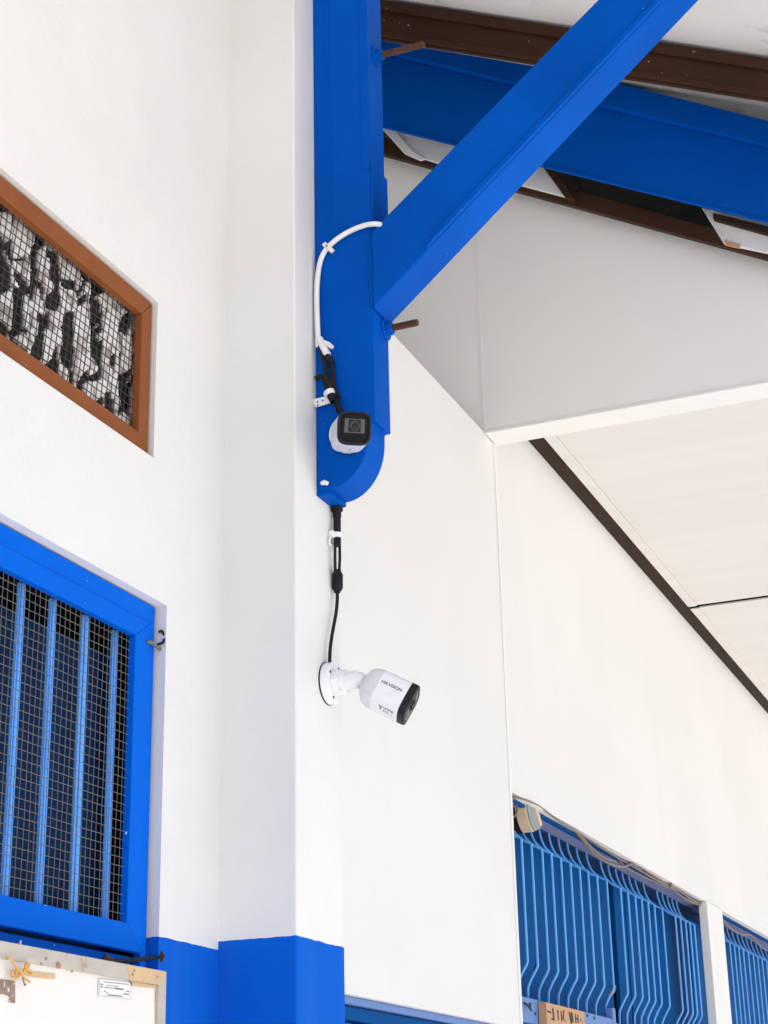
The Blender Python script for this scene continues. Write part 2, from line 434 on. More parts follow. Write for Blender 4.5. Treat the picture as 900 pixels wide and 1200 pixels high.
# ---------------------------------------------------------------- low white wall behind the pillar, with a window head at the bottom
YW2 = 3.930
low = thing('low_wall', 'white wall behind the steel post, its top open under the rafters', 'wall', (X1, 3.3, 0))
W2 = (2.80, YW2-.02, .9, 1.851)
wall_x(X1-.0005, .17, YPE-.04, YW2+.02, 0, ZB, [(2.80, YW2-.085, .9, 1.851)]).build('plaster_face', 'plaster_plain', low, smooth=False)
h = (2.80, YW2-.085, .9, 1.851)
lroot = bpy.data.objects.new('blue_window', None); S.collection.objects.link(lroot); lroot.parent = low; ORG[lroot.name] = ORG['low_wall']; lroot['label'] = 'top of a blue window under the white wall'
MB().box(X1-.07, X1-.012, h[0]+.001, h[1]-.001, h[3]-.014, h[3]-.001).build('head_rail', 'sill_blue', lroot, bevel=.001)
MB().box(X1-.07, X1-.022, h[0]+.001, h[1]-.001, h[3]-.040, h[3]-.016).build('frame_rail', 'shutter_blue', lroot, bevel=.001)
MB().box(X1-.06, X1-.030, h[0]+.001, h[1]-.001, h[2]+.001, h[3]-.044).build('shutter', 'window_blue', lroot, bevel=.001)

MB().box(X1-.02, X1+.0035, YW2+.008, YW2+.0205, h[3]+.0, ZB-.004).build('corner_bead', 'panel_grey', low, bevel=.0015)

# ---------------------------------------------------------------- far white wall with the long grille window
X3 = X1-.010
ZH = 2.404
ypa, ypb = pX(X1-.045, 822, 1065).y, pX(X1-.003, 829, 1064).y
ypf = pX(X1-.003, 847, 1074).y
far = thing('far_wall', 'long white wall above the blue grille window at lower right', 'wall', (X3, 6, 0))
GA = (YW2+.004, ypb-.0, 1.0, ZH); GB = (ypf, 9.9, 1.0, ZH)
wall_x(X3, .15, YW2+.021, 10.85, 0, ZC+.02, [(YW2+.022, 9.9, 1.0, ZH)]).build('plaster_face', 'plaster_plain', far, smooth=False)
MB().box(X3-.024, X1-.003, ypb, ypf, 1.001, ZH-.001).build('mullion', 'white_paint', far, bevel=.003)
def grille_mesh():
    z1, zt, zk, zb = ZH-.012, None, None, None
ZT = pX(X1-.03, 615, 984).z; ZK = pX(X1-.03, 620, 1127).z; ZE = pX(X1-.055, 608, 1150).z
XA = X1-.030
barpx = [614, 625.7, 637.8, 648.5, 659.7, 670.5, 681, 690.6, 701, 711.6]
barpx2 = [730, 738.2, 746.6, 754.2, 761.4, 768.5, 777.3]
barpx3 = [792, 798, 803.5, 808.5, 813.5]
barpx4 = [853, 858, 863, 868, 873.5, 879, 884, 889, 894, 899, 904, 909]
def grille_window(name, label, y0, y1, groups, y2):
    r = bpy.data.objects.new(name, None); S.collection.objects.link(r); r.parent = far; ORG[r.name] = ORG['far_wall']; r['label'] = label
    MB().box(X3-.033, X3-.019, y0+.002, y1-.002, ZH-.008, ZH-.001).build('head_rail', 'shutter_blue', r, bevel=.001)
    MB().box(X3-.078, X3-.034, y0+.002, y2-.001, ZH-.006, ZH-.001).build('frame_rail', 'head_shade', r, bevel=.001)  # plate coloured grey-blue for the shaded underside of the lintel
    MB().box(X3-.149, X3-.079, y0+.002, y2-.001, ZH-.010, ZH-.001).build('frame_rail', 'shutter_navy', r, bevel=.001)  # navy strip paints the dark gap above the shutters
    first = None
    for grp in groups:
        for k, p in enumerate(grp):
            yy = pX(XA, p, 1040 if p < 720 else 1080).y
            if first is None:
                sm = smooth_path([(XA-.056, 0, ZH-.007), (XA-.053, 0, ZT+(ZH-ZT)*.66), (XA-.043, 0, ZT+(ZH-ZT)*.36), (XA-.024, 0, ZT+(ZH-ZT)*.13), (XA-.001, 0, ZT)], 5)
                sm += [(XA, 0, ZK+.01), (XA, 0, ZK)] + smooth_path([(XA-.003, 0, ZK-.008), (XA-.022, 0, ZE+.006), (XA-.029, 0, ZE-.02), (XA-.030, 0, ZE-.12)], 4)
                first = MB().tube([(a, yy+b, c) for a, b, c in sm], .0032, 6).build('bar', 'grille_blue', r)
                fy = yy
            else:
                c = dup(first, (0, yy-fy+random.uniform(-.002, .002), random.uniform(-.002, .002)))
                c.rotation_euler = (random.uniform(-.004, .004), 0, 0) if False else (0, 0, 0)
    return r
ga = grille_window('grille_window', 'wide blue grille window beside the white wall edge, bars bulging outward', YW2+.022, ypb, [barpx, barpx2, barpx3], ypf)
gb = grille_window('grille_window', 'blue grille window beyond the white mullion', ypf, 9.9, [barpx4[:6], barpx4[6:]], 9.9)
XSH = X3-.135
def shutters(r, ys):
    for a, b in ys:
        MB().box(XSH-.012, XSH+random.uniform(-.004, .004), a, b, 1.02, ZH-.012).build('shutter', 'shutter_blue', r, bevel=.002)
yq = lambda px: pX(XSH, px, 1090).y
shutters(ga, [(yq(560), yq(658)), (yq(658.7), yq(714.5)), (yq(721), yq(733)), (yq(734), yq(785)), (yq(786), yq(806)), (yq(806.5), yq(837))])
shutters(gb, [(yq(838), yq(880)), (yq(880.6), yq(930)), (yq(931), yq(990))])
# sill plates
ZP1 = pX(X1-.038, 605, 1166).z; ZP0 = pX(X1-.038, 607, 1196).z
y_a, y_b, y_c, y_d = YW2+.03, pX(X1-.038, 716, 1190).y, pX(X1-.038, 720, 1190).y, pX(X1-.038, 790, 1205).y
MB().box(X1-.05, X1-.034, y_a, y_b, ZP0, ZP1).build('sill_plate', 'sill_blue', ga, bevel=.002)
MB().box(X1-.05, X1-.037, y_c, y_d, ZP0-.005, ZP1-.008).build('sill_plate', 'sill_blue', ga, bevel=.002)
MB().box(X1-.075, X1-.056, y_a, y_d, ZP0-.25, ZP1-.012).build('lower_board', 'shutter_blue', ga, bevel=.002)
MB().box(X1-.055, X1-.033, y_b+.003, y_c-.003, ZP0-.01, ZP1+.03).build('sill_bracket', 'sill_blue', ga, bevel=.002)
q = pX(X1-.033, 616, 1181)
MB().bend([q+Vector((-.002, -.012, .012)), q+Vector((.008, -.006, .004)), q+Vector((.012, .004, -.006)), q+Vector((.008, .012, -.002)), q+Vector((.006, .016, .012))], .0026, 8).build('hook', 'wire_dark', ga)
for px, py in ((627, 1188), (696, 1193), (688, 1190)):
    q = pX(X1-.034, px, py); MB().lathe(q, (1, 0, 0), [(-.004, .004), (.002, .004), (.003, .002)], 10).build('screw', 'wire_dark', ga)
q = pX(X1-.03, 632, 1118)
MB().tube([q, q+Vector((-.02, .0, -.055))], [.003, .0022], 8).build('latch', 'rubber', ga)
q = pX(X1-.06, 717, 1163)
MB().bend([q+Vector((0, -.02, -.008)), q, q+Vector((0, .02, .008)), q+Vector((.0, .03, .02))], .006, 8).build('latch', 'cable_tan', ga)

# ---------------------------------------------------------------- gable panels over the passage
XG = -.06
gab = thing('gable', 'grey panelled gable under the rafters with a white bottom beam', 'gable', (X1, YB, ZB))
def gp(x0, x1, zb):
    return MB().prism([(x0, YB, zb), (x1, YB, zb), (x1, YB, tr_bot(x1)+.05), (x0, YB, tr_bot(x0)+.05)], (0, .02, 0))
gp(-2.6, X1-.0015, ZB-.3).build('panel', 'panel_grey', gab, bevel=.0015)
gp(X1+.0015, XG, ZB+.002).build('panel', 'panel_grey', gab, bevel=.0015)
MB().box(X1-.004, X1+.004, YB-.002, YB+.004, ZB, tr_bot(X1)).build('joint_strip', 'white_paint', gab)
MB().box(X1+.002, XG+.02, YB-.003, YB+.087, ZB-.004, ZB+.004).build('bottom_beam', 'white_paint', gab, bevel=.001)
MB().box(X1+.002, XG+.02, YB+.021, YB+.086, ZB+.004, ZC-.004).build('backing', 'white_paint', gab)

# ---------------------------------------------------------------- far ceiling
ceil = thing('ceiling', 'cream flat ceiling with dark edge strip beyond the gable', 'ceiling', (0, YB+.1, ZC))
xe = pZ(ZC, 640, 516).x
MB().box(X3+.001, xe, YB+.088, 10.8, ZC+.002, ZC+.01).build('edge_strip', 'dark_trim', ceil)
ys = pZ(ZC, 812, 710).y; ps = ys-YB-.09
xc = xe+.034
y = YB+.088; k = 0; XCE = .12
seams = [y, ys, ys+ps, ys+2*ps, 10.8]
for a, b in zip(seams, seams[1:]):
    g_ = .034
    MB().box(xe+.001, xc, a+(g_ if a > y else 0), b-.0, ZC-.003, ZC+.003).build('cove_strip', 'ceiling_white', ceil, bevel=.002)
    n = 2; wd = (b-a-g_)/n
    for q in range(n):
        MB().box(xc+.0005, XCE, a+g_+q*wd, a+g_+(q+1)*wd-.0008, ZC+random.uniform(-.0007, .0007), ZC+.006).build('panel', 'ceiling_white', ceil, bevel=.001)
MB().box(xe, XCE, YB+.088, 10.8, ZC+.016, ZC+.03).build('backing', 'dark_trim', ceil)

# ---------------------------------------------------------------- roof
rf = thing('roof', 'pale sloping roof sheets over the rafters', 'roof', (0, 2, 4))
ysh = [.9, 1.8, 2.7, 3.5, 4.2, 5.2, 6.4, 7.6, 8.8, 10, 11]
for a, b in zip(ysh, ysh[1:]):
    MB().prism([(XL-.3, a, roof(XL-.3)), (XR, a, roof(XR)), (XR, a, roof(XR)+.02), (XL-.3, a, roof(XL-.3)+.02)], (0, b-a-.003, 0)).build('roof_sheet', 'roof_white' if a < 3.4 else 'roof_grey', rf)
MB().prism([(XL-.35, .85, roof(XL-.35)+.024), (XR+.02, .85, roof(XR+.02)+.024), (XR+.02, .85, roof(XR+.02)+.04), (XL-.35, .85, roof(XL-.35)+.04)], (0, 10.2, 0)).build('sun_stop_sheet', 'roof_grey', rf)  # unseen cover added to stop sun leaking between the sheets
MB().box(XCE+.002, XCE+.02, YB+.1, 11, ZC-.02, roof(XCE+.03)-.002).build('eave_light_stop', 'white_paint', rf)  # unseen board added to keep eave light out of the attic
pu = thing('roof_beam', 'dark brown sloping beam just under the roof sheets', 'beam', (0, YBR, 4))
MB().prism([(XL, YBR, br_bot(XL)), (XR, YBR, br_bot(XR)), (XR, YBR, br_top(XR)), (XL, YBR, br_top(XL))], (0, .010, 0)).build('web', 'dark_timber', pu, bevel=.002)
lip = .020
MB().prism([(XL, YBR-.010, br_bot(XL)+.006), (XR, YBR-.010, br_bot(XR)+.006), (XR, YBR-.010, br_bot(XR)+lip), (XL, YBR-.010, br_bot(XL)+lip)], (0, .0095, 0)).build('lower_lip', 'dark_timber', pu, bevel=.001)
MB().prism([(XL, YBR-.012, br_top(XL)-.035), (XR, YBR-.012, br_top(XR)-.035), (XR, YBR-.012, br_top(XR)-.003), (XL, YBR-.012, br_top(XL)-.003)], (0, .011, 0)).build('upper_lip', 'dark_timber', pu, bevel=.001)

ra = thing('rafter', 'wide blue steel rafter sloping behind the diagonal strut', 'rafter', (0, YRA, 4))
def bar_y(x0, x1, lo, hi, Y, dy): return MB().prism([(x0, Y, lo(x0)), (x1, Y, lo(x1)), (x1, Y, hi(x1)), (x0, Y, hi(x0))], (0, dy, 0))
xr2 = .45
bar_y(XL, xr2, ra_bot, ra_fold, YRA, .012).build('web', 'rafter_blue', ra, bevel=.002)
bar_y(XL, xr2, lambda x: ra_fold(x)+.001, ra_top, YRA-.018, .03).build('top_flange', 'rafter_blue', ra, bevel=.003)
bar_y(XL, xr2, lambda x: ra_bot(x)-.004, lambda x: ra_bot(x)+.003, YRA-.006, .0055).build('bottom_flange', 'rafter_blue', ra, bevel=.001)

tr = thing('trim_beam', 'narrow dark brown beam along the top of the grey panels', 'beam', (0, YTR, 4))
bar_y(XL, XG+.04, tr_bot, tr_top, YTR, .02).build('board', 'dark_timber', tr, bevel=.002)
bar_y(-1.25, -.45, lambda x: tr_top(x)-.01, lambda x: ra_bot(x)-.03, YTR+.035, .012).build('backing_board', 'dark_timber', tr, bevel=.002)
def slab(px, Y, d, name, m, parent): return MB().prism([pY(Y, *p) for p in px], (0, d, 0)).build(name, m, parent, bevel=.002)
sp = thing('soffit_board', 'white soffit board with slanted end, left of the strut', 'board', pY(3.79, 540, 180))
slab([(462, 150), (700, 150), (640, 195), (664, 231), (520, 193), (478, 180)], 3.792, .012, 'panel', 'roof_white', sp)
slab([(447, 150), (462, 150), (483, 176), (500, 186), (492, 188), (474, 180)], 3.786, .006, 'end_strip', 'white_paint', sp)
sp2 = thing('soffit_board', 'white soffit board with slanted end under the rafter at right', 'board', pY(3.79, 870, 270))
slab([(822, 243), (1000, 285), (1000, 330), (900, 296), (848, 285)], 3.788, .012, 'panel', 'roof_white', sp2)
slab([(835, 249), (1000, 290), (1000, 302), (836, 257)], 3.770, .014, 'batten', 'dark_trim', sp2)
slab([(849, 281), (867, 286), (867, 291), (849, 287)], 3.780, .006, 'end_strip', 'tan_board', sp2)
tb = thing('timber_block', 'short slanted brown timber between rafter and trim beam', 'timber', pY(3.78, 655, 210))
slab([(634, 192), (650, 196), (672, 232), (663, 232)], 3.775, .05, 'face', 'dark_timber', tb)
q = [pY(3.775, 664, 214), pY(3.775, 668, 214)]
slab([(668, 200), (674, 202), (677, 222), (671, 222)], 3.80, .02, 'cleat', 'dark_timber', tb)

# ---------------------------------------------------------------- steel bracket
st = thing('steel_bracket', 'blue steel post with rounded foot and diagonal strut bolted to the white pillar', 'bracket', (XP, YS, 2.64))
ZTOP = roof(XF)-.015
c1 = pY(YS, 438, 492); zfl = c1.z                      # lower end of the outer flange
xw = XF-.0055
zfoot = pY(YS, 400, 571).z
xin = XP+.026
R = xw-.004-xin
poly = [(XP+.0005, YS, ZTOP), (XF+.002, YS, ZTOP), (XF+.002, YS, zfl), (xw-.0035, YS, zfl)]
cz = zfoot+(zfl-zfoot)*.86
n = 18
for k in range(n+1):
    a = math.pi/2*k/n
    poly.append((xin+(xw-.004-xin)*math.cos(a), YS, cz-(cz-zfoot)*math.sin(a)))
poly.append((XP+.0005, YS, zfoot))
MB().prism(poly, (0, DF, 0)).build('post', 'steel_blue', st, bevel=.002)
zb0 = pX(XP, 369, 580).z
MB().box(XP+.0005, xin-.001, YS+.0003, YS+DF-.0003, zb0, zfoot-.0003).build('foot_plate', 'steel_blue', st, bevel=.0008)
# shallow folded strips on the upper post
zz = pY(YS, 432, 200).z
MB().box(XP+.0265, XP+.034, YS-.0012, YS-.0001, pY(YS, 380, 262).z, ZTOP).build('cover_strip', 'steel_blue', st, bevel=.0006)
MB().box(xw-.008, XF+.0018, YS-.0014, YS-.0001, zz, ZTOP).build('cover_strip', 'steel_blue', st, bevel=.0006)
MB().box(XF+.0025, XF+.0060, YS+.001, YS+DF+.003, pY(YS, 437, 270).z, zz+.02).build('splice_plate', 'steel_blue', st, bevel=.0006)
# strut
p0, p1 = pY(YS, 439, 361), pY(YS, 782, 0)
u0, u1 = pY(YS, 447, 262), pY(YS, 703, 0)
k_lo = (p1.z-p0.z)/(p1.x-p0.x); k_hi = (u1.z-u0.z)/(u1.x-u0.x)
lo = lambda x: p0.z+k_lo*(x-p0.x); hi = lambda x: u0.z+k_hi*(x-u0.x)
xs, xe2 = XF+.0045, .05
MB().prism([(xs, YS-.005, lo(xs)), (xe2, YS-.005, lo(xe2)), (xe2, YS-.005, hi(xe2)), (xs, YS-.005, hi(xs))], (0, DF+.005, 0)).build('strut_body', 'steel_blue', st, bevel=.002)
xl = pY(YS, 503, 289).x
off = .0085
MB().prism([(xl, YS-.0135, lo(xl)+.002), (xe2, YS-.0135, lo(xe2)+.002), (xe2, YS-.0135, lo(xe2)+.002+off*1.3), (xl+.012, YS-.0135, lo(xl+.012)+.002+off*1.3), (xl+.003, YS-.0135, lo(xl)+.006)], (0, .0082, 0)).build('strut_lip', 'steel_blue', st, bevel=.0012)
# weld bead
pts = []
zz0, zz1 = lo(xs)+.004, hi(xs)-.01
for k in range(40):
    t = k/39; pts.append((XF+.0012+random.uniform(-.0007, .0007), YS-.0012+random.uniform(-.0006, .0006), zz0+(zz1-zz0)*t))
MB().tube(pts, [.0030+random.uniform(-.0008, .0008) for _ in pts], 7).build('weld_bead', 'steel_blue', st)
# threaded bolts through the flange
def bolt(px, py, length, drop, zt):
    y = YS+DF*.52; q = pX(XF+.002, px, py); q = Vector((XF+.002, q.y, q.z))
    d = Vector((1, 0, -drop)).normalized()
    w_ = MB().lathe(q, (1, 0, 0), [(0, .021), (.003, .021), (.0036, .020)], 28).build('washer', 'steel_blue', st)
    MB().lathe(q+Vector((.0036, 0, 0)), (1, 0, 0), [(0, .013), (.010, .013), (.011, .012)], 6).build('nut', 'steel_blue', st, bevel=.0006)
    pr = []; L_ = length; n_ = 40
    for k in range(n_+1):
        pr.append((.010+L_*k/n_, .0069 if k % 2 else .0056))
    pr.append((.010+L_+.0012, .0050))
    MB().lathe(q, d, pr, 16).build('bolt', 'rust', st)
bolt(440, 66, .088, .02, 0)
bolt(451.5, 386, .052, -.01, 0)
# paint drip and tie stub at the foot
q = pY(YS-.004, 380, 567)
MB().tube([q+Vector((-.004, -.002, .001)), q+Vector((.002, -.004, .001)), q+Vector((.008, -.004, -.002))], [.0035, .0045, .0035], 10).build('sealant_blob', 'plastic_white', st)

# ---------------------------------------------------------------- security cameras
def superloop(c, u, v, hw, e=.38, n=44):
    out = []
    for k in range(n):
        a = 2*math.pi*k/n; cx, sx = math.cos(a), math.sin(a)
        out.append(c+u*(hw*math.copysign(abs(cx)**e, cx))+v*(hw*math.copysign(abs(sx)**e, sx)))
    return out
def bullet(root, a, u, v, rear, L, hw, e=.5, bz0=.86):
    """camera head: rear cap, sleeve, black bezel, glass and lens along axis a"""
    P = lambda t: rear+a*t
    loops = [superloop(P(h), u, v, hw*s, e2) for h, s, e2 in ((0, .10, 1), (.0004, .42, .9), (.002, .60, .8), (.005, .75, .72), (.009, .86, .64), (.014, .935, .58), (.020, .975, e+.02), (.024, .985, e), (L*.33, .985, e))]
    MB().loft(loops).build('rear_cap', 'cam_grey', root)
    MB().loft([superloop(P(h), u, v, hw*s, e) for h, s in ((L*.31, .985), (L*.315, 1.0), (L*bz0, 1.0))]).build('sleeve', 'cam_white', root)
    bz = MB().loft([superloop(P(h), u, v, hw*s, e) for h, s in ((L*bz0, 1.003), (L*.97, 1.003), (L*.99, .985), (L, .95), (L, .86), (L*.985, .82))], True, False)
    bz.loft([superloop(P(L*.985), u, v, hw*.82, e), superloop(P(L*.985-.001), u, v, hw*.02, e)], False, True)
    bz = bz.build('bezel', 'cam_rim', root)
    MB().loft([superloop(P(L*.99-.001), u, v, hw*s, e) for s in (.890, .835)], False, False).build('rim_line', 'rim_grey', bz)
    gl = MB().loft([superloop(P(L*.985+.0004), u, v, hw*.80, e), superloop(P(L*.985+.0012), u, v, hw*.78, e)]).build('glass', 'cam_glass', root)
    c = P(L*.985+.0012)+v*(hw*.10)
    MB().prism([c+u*(hw*x)+v*(hw*y) for x, y in ((-.60, -.40), (.60, -.40), (.60, .44), (-.60, .44))], a*.0008).build('lens_plate', 'lens_grey', gl, bevel=.0004)
    MB().prism([c+a*.00085+u*(hw*x)+v*(hw*y) for x, y in ((-.36, -.34), (.36, -.34), (.36, .38), (-.36, .38))], a*.0003).build('lens_plate', 'cam_rim', gl)
    ln = MB().lathe(c+a*.0012, a, [(0, hw*.30), (.0016, hw*.30), (.0016, hw*.25), (.0006, hw*.21), (.0006, hw*.16), (.0012, hw*.13), (.0016, hw*.05)], 32).build('lens', 'lens_dark', gl)
    for r_, w_ in ((.285, .012), (.205, .012)):
        MB().lathe(c+a*.0028, a, [(0, hw*(r_+w_)), (.0003, hw*(r_+w_)), (.0003, hw*(r_-w_)), (0, hw*(r_-w_))], 32, False).build('lens_ring', 'lens_grey', gl)
    return P
def mount(root, c, nrm, R_, arm_end):
    """round base on the wall, stepped collar and arm towards arm_end"""
    MB().lathe(c, nrm, [(.0003, R_*1.02), (.0025, R_*1.02)], 48).build('gasket', 'cam_rim', root)
    base = MB().lathe(c+nrm*.0025, nrm, [(0, R_), (.010, R_), (.0122, R_*.985), (.0130, R_*.95), (.0130, R_*.62)], 48).build('base', 'cam_white', root)
    a = nrm.orthogonal().normalized(); b = nrm.cross(a)
    return base
def scr(parent, p, d, r): MB().lathe(p, d, [(0, r), (.0006, r), (.0006, r*.5), (.0002, r*.45)], 12).build('screw', 'wire_dark', parent)

# the side-facing one on the pillar
nx = Vector((1, 0, 0))
c2 = pX(XP, 383.5, 801.5)
k2 = thing('security_camera', 'white bullet security camera on the white pillar, seen from its side', 'camera', c2)
base = mount(k2, c2, nx, .0355, None)
MB().lathe(c2+nx*.0150, nx, [(0, .0235), (.011, .0235), (.0125, .0225), (.0125, .019)], 8).build('collar', 'cam_white', k2, bevel=.002)
MB().lathe(c2+nx*.0150+Vector((0, 0, 0)), nx, [(.0125, .0205), (.020, .0205), (.021, .0195)], 36).build('collar', 'cam_white', k2)
ball = Vector((c2.x+.060, c2.y, c2.z+.001))
MB().lathe(c2+nx*.035, (ball-c2-nx*.035).normalized(), [(0, .0155), (.020, .0152), (.0215, .0145), (.024, .0125), (.026, .0105)], 36).build('arm', 'cam_white', k2)
MB().lathe(ball, nx, [(.012*math.sin(t)-.001, .0125*math.cos(t)) for t in [(-1.2+2.5*i/12) for i in range(13)]], 28).build('ball_joint', 'cam_white', k2)
for dy, dz in ((.012, .027), (-.022, .014), (-.010, -.027), (.024, -.006)):
    scr(base, c2+Vector((.0155, dy, dz)), nx, .0026)
MB().lathe(c2+Vector((.028, -.010, -.018)), nx, [(0, .0045), (.006, .0045), (.0065, .003)], 14).build('set_screw', 'cam_white', k2)
vw = (CAM-ball).normalized()
# axis of the head: mostly across the picture, partly towards the viewer
ri = RT; ui = UP
D = (ball-CAM).dot(FW)
img = (ri*.905 - ui*.425).normalized()
ax2 = (img*.972 + vw*.225).normalized()
rear = ball + nx*.005 - ui*.007
n_ = (vw-ax2*vw.dot(ax2)).normalized()              # side of the head that faces the viewer
s_ = ax2.cross(n_).normalized()
if s_.dot(ui) < 0: s_ = -s_
tw = math.radians(24)
n2 = (n_*math.cos(tw)+s_*math.sin(tw)).normalized(); s2 = (s_*math.cos(tw)-n_*math.sin(tw)).normalized()
HW = .0312; HL = .091
bullet(k2, ax2, s2, n2, rear, HL, HW, .52)
def text(body, parent, loc, xdir, ydir, size, m, name='lettering', bold=.0):
    cu = bpy.data.curves.new(name, 'FONT'); cu.body = body; cu.size = size; cu.extrude = .0001; cu.offset = bold
    cu.align_x = 'CENTER'; cu.align_y = 'CENTER'
    tmp = bpy.data.objects.new(name, cu); S.collection.objects.link(tmp)
    dg = bpy.context.evaluated_depsgraph_get(); me = bpy.data.meshes.new_from_object(tmp.evaluated_get(dg))
    bpy.data.objects.remove(tmp)
    zd = xdir.cross(ydir).normalized()
    mx = Matrix((xdir, ydir, zd)).transposed().to_4x4(); mx.translation = loc-ORG[parent.name]
    me.transform(mx); me.materials.clear(); me.materials.append(MATS[m])
    o = bpy.data.objects.new(name, me); S.collection.objects.link(o); o.parent = parent; ORG[o.name] = ORG[parent.name]
    return o
slv = [o for o in k2.children if o.name.startswith('sleeve')][0]
text('HIKVISION', slv, rear+ax2*(HL*.56)+n2*(HW*1.006)+s2*(HW*.10), ax2, s2, .0078, 'print_grey', bold=.0001)
nl = (n_*math.cos(math.radians(-32))+s_*math.sin(math.radians(-32))).normalized(); sl_ = (s_*math.cos(math.radians(-32))-n_*math.sin(math.radians(-32))).normalized()
def marks(c, xd, yd, zd, specs, parent, m, name='print_mark', th=.00025):
    for x0, y0, x1, y1, wd in specs:
        a = c+xd*x0+yd*y0; b = c+xd*x1+yd*y1; t = (b-a).normalized().cross(zd)*wd/2
        MB().prism([a+t, b+t, b-t, a-t], zd*th).build(name, m, parent)
cm = rear+ax2*(HL*.66)-s2*(HW*1.004)+n2*(HW*.30)
marks(cm, ax2, n2, -s2, [(-.014, .010, -.011, -.002, .0012), (-.013, -.006, -.011, -.002, .0012), (-.012, .005, -.008, .007, .0011), (-.006, .007, -.004, .004, .0012), (-.003, .007, -.0015, .004, .0012),
      (0, .007, .005, .007, .0011), (.0025, .007, .0025, .002, .0012), (.007, .007, .007, .002, .0012), (.007, .002, .011, .002, .0011), (.010, .007, .010, .002, .0012),
      (-.006, -.003, -.003, -.003, .0011), (-.006, -.003, -.006, -.008, .0012), (-.003, -.008, -.001, -.003, .0011), (.001, -.003, .001, -.008, .0012), (.008, -.006, .010, -.008, .0011)], slv, 'print_black')

# the viewer-facing one on the steel post
cb = pY(YS, 411.5, 509)
k1 = thing('security_camera', 'white bullet security camera with black face pointing forward on the blue post', 'camera', cb)
ny = Vector((0, -1, 0))
mount(k1, cb+ny*.0005-Vector((0,0,.001)), ny, .0355, None)
MB().lathe(cb+ny*.0155, ny, [(0, .022), (.012, .022), (.013, .020)], 36).build('collar', 'cam_white', k1)
MB().lathe(cb+ny*.0285, ny, [(0, .0155), (.016, .015), (.018, .013)], 36).build('arm', 'cam_white', k1)
fc = pY(YS-.128, 415.5, 501.5)
rear1 = pY(YS-.034, 405, 513.5)
tgt = (fc-rear1).normalized()
MB().lathe(cb+ny*.044, (rear1-cb-ny*.044).normalized(), [(0, .0125), ((rear1-cb-ny*.044).length+.004, .0115)], 24).build('ball_joint', 'cam_white', k1)
h1 = Vector((0, 0, 1)); h1 = (h1-tgt*h1.dot(tgt)).normalized(); g1 = h1.cross(tgt).normalized()
h1 = (h1*math.cos(.02)+g1*math.sin(.02)).normalized(); g1 = h1.cross(tgt).normalized()
bullet(k1, tgt, g1, h1, rear1, (fc-rear1).length, .0280, .50, .93)
scr(k1, fc-tgt*.05-h1*.029, -h1, .0022)

# ---------------------------------------------------------------- cables
ws = YS-.0065
wc = thing('white_cable', 'white cable looping over the blue post from behind the strut', 'cable', pY(ws, 385, 290))
pp = [pY(YS+.004, 449, 264.5), pY(YS-.010, 441, 262.5), pY(ws-.002, 428, 264), pY(ws, 410, 271), pY(ws, 394, 281), pY(ws, 381, 294), pY(ws-.001, 374.5, 310), pY(ws-.003, 371.5, 335), pY(ws-.004, 371.5, 365), pY(ws-.004, 373, 401)]
MB().bend(pp, .0048, 14, 8).build('sheath', 'plastic_white', wc)
pp = [pY(ws-.004, x, y) for x, y in ((374, 397), (377, 403), (381, 411), (384, 416))]
MB().bend(pp, [.006]*3*4+[.0055]*1 if False else .0068, 14, 5).build('plug', 'plastic_white', wc, bevel=.0004)
MB().tube([pY(ws-.008, 378, 400), pY(ws-.008, 384, 403), pY(ws-.008, 389.5, 407)], [.0035, .0045, .0038], 10).build('plug_latch', 'plastic_white', wc)
MB().tube([pY(ws-.004, 370.5, 398), pY(ws-.004, 371.5, 407)], .0026, 8).build('plug_latch', 'plastic_white', wc)
c_ = pY(ws, 384.5, 290)
cl = thing('cable_clip', 'white clip holding the white cable on the blue post', 'clip', c_, 'cable clips')
dr = (pY(ws, 390, 284)-pY(ws, 379, 296)).normalized(); pe = dr.cross(Vector((0, 1, 0))).normalized()
def clip_box(c, a, b, ha, hb, y0, y1): return MB().prism([Vector((0, y0-c.y, 0))+c+a*x*ha+b*z*hb for x, z in ((-1, -1), (1, -1), (1, 1), (-1, 1))], (0, y1-y0, 0))
clip_box(c_, dr, pe, .0042, .0088, c_.y-.0062, c_.y+.0015).build('saddle', 'plastic_white', cl, bevel=.0014)
clip_box(c_+pe*.0095, dr, pe, .0042, .0035, c_.y-.003, c_.y+.0045).build('nail_boss', 'plastic_white', cl, bevel=.001)
clip_box(c_-pe*.0095, dr, pe, .0042, .0035, c_.y-.003, c_.y+.0045).build('nail_boss', 'plastic_white', cl, bevel=.001)
scr(cl, c_+Vector((0, -.0064, 0)), (0, -1, 0), .0018)

bc = thing('camera_cable', 'twisted black cables running from the white plug to the forward-facing camera', 'cable', pY(ws, 390, 440))
W = lambda d, pts: [pY(ws-d, x, y) for x, y in pts]
MB().bend(W(.002, [(383, 414), (386, 420), (389.5, 428), (389, 442), (389, 455), (391, 466)]), .0040, 10).build('strand', 'rubber', bc)
MB().bend(W(.004, [(375, 406), (378, 416), (381, 428), (381.5, 440), (385, 450), (389, 460), (395, 472), (402, 488)]), .0042, 10).build('strand', 'rubber', bc)
MB().bend(W(.003, [(388, 425), (391, 440), (392, 452), (396, 463), (399, 466)]), .0030, 10).build('strand', 'rubber', bc)
MB().bend(W(.000, [(370, 444), (374, 441.5), (379, 444), (383, 453), (387, 461), (391, 468), (397, 482)]), .0040, 10).build('strand', 'rubber', bc)
MB().tube(W(.003, [(381.5, 416.5), (386, 421), (390, 427)]), [.006, .0062, .0045], 12).build('plug_body', 'rubber', bc)
MB().tube(W(.006, [(385, 457), (388, 464), (391, 470)]), [.0064, .0072, .0068], 12).build('gland', 'rubber', bc)
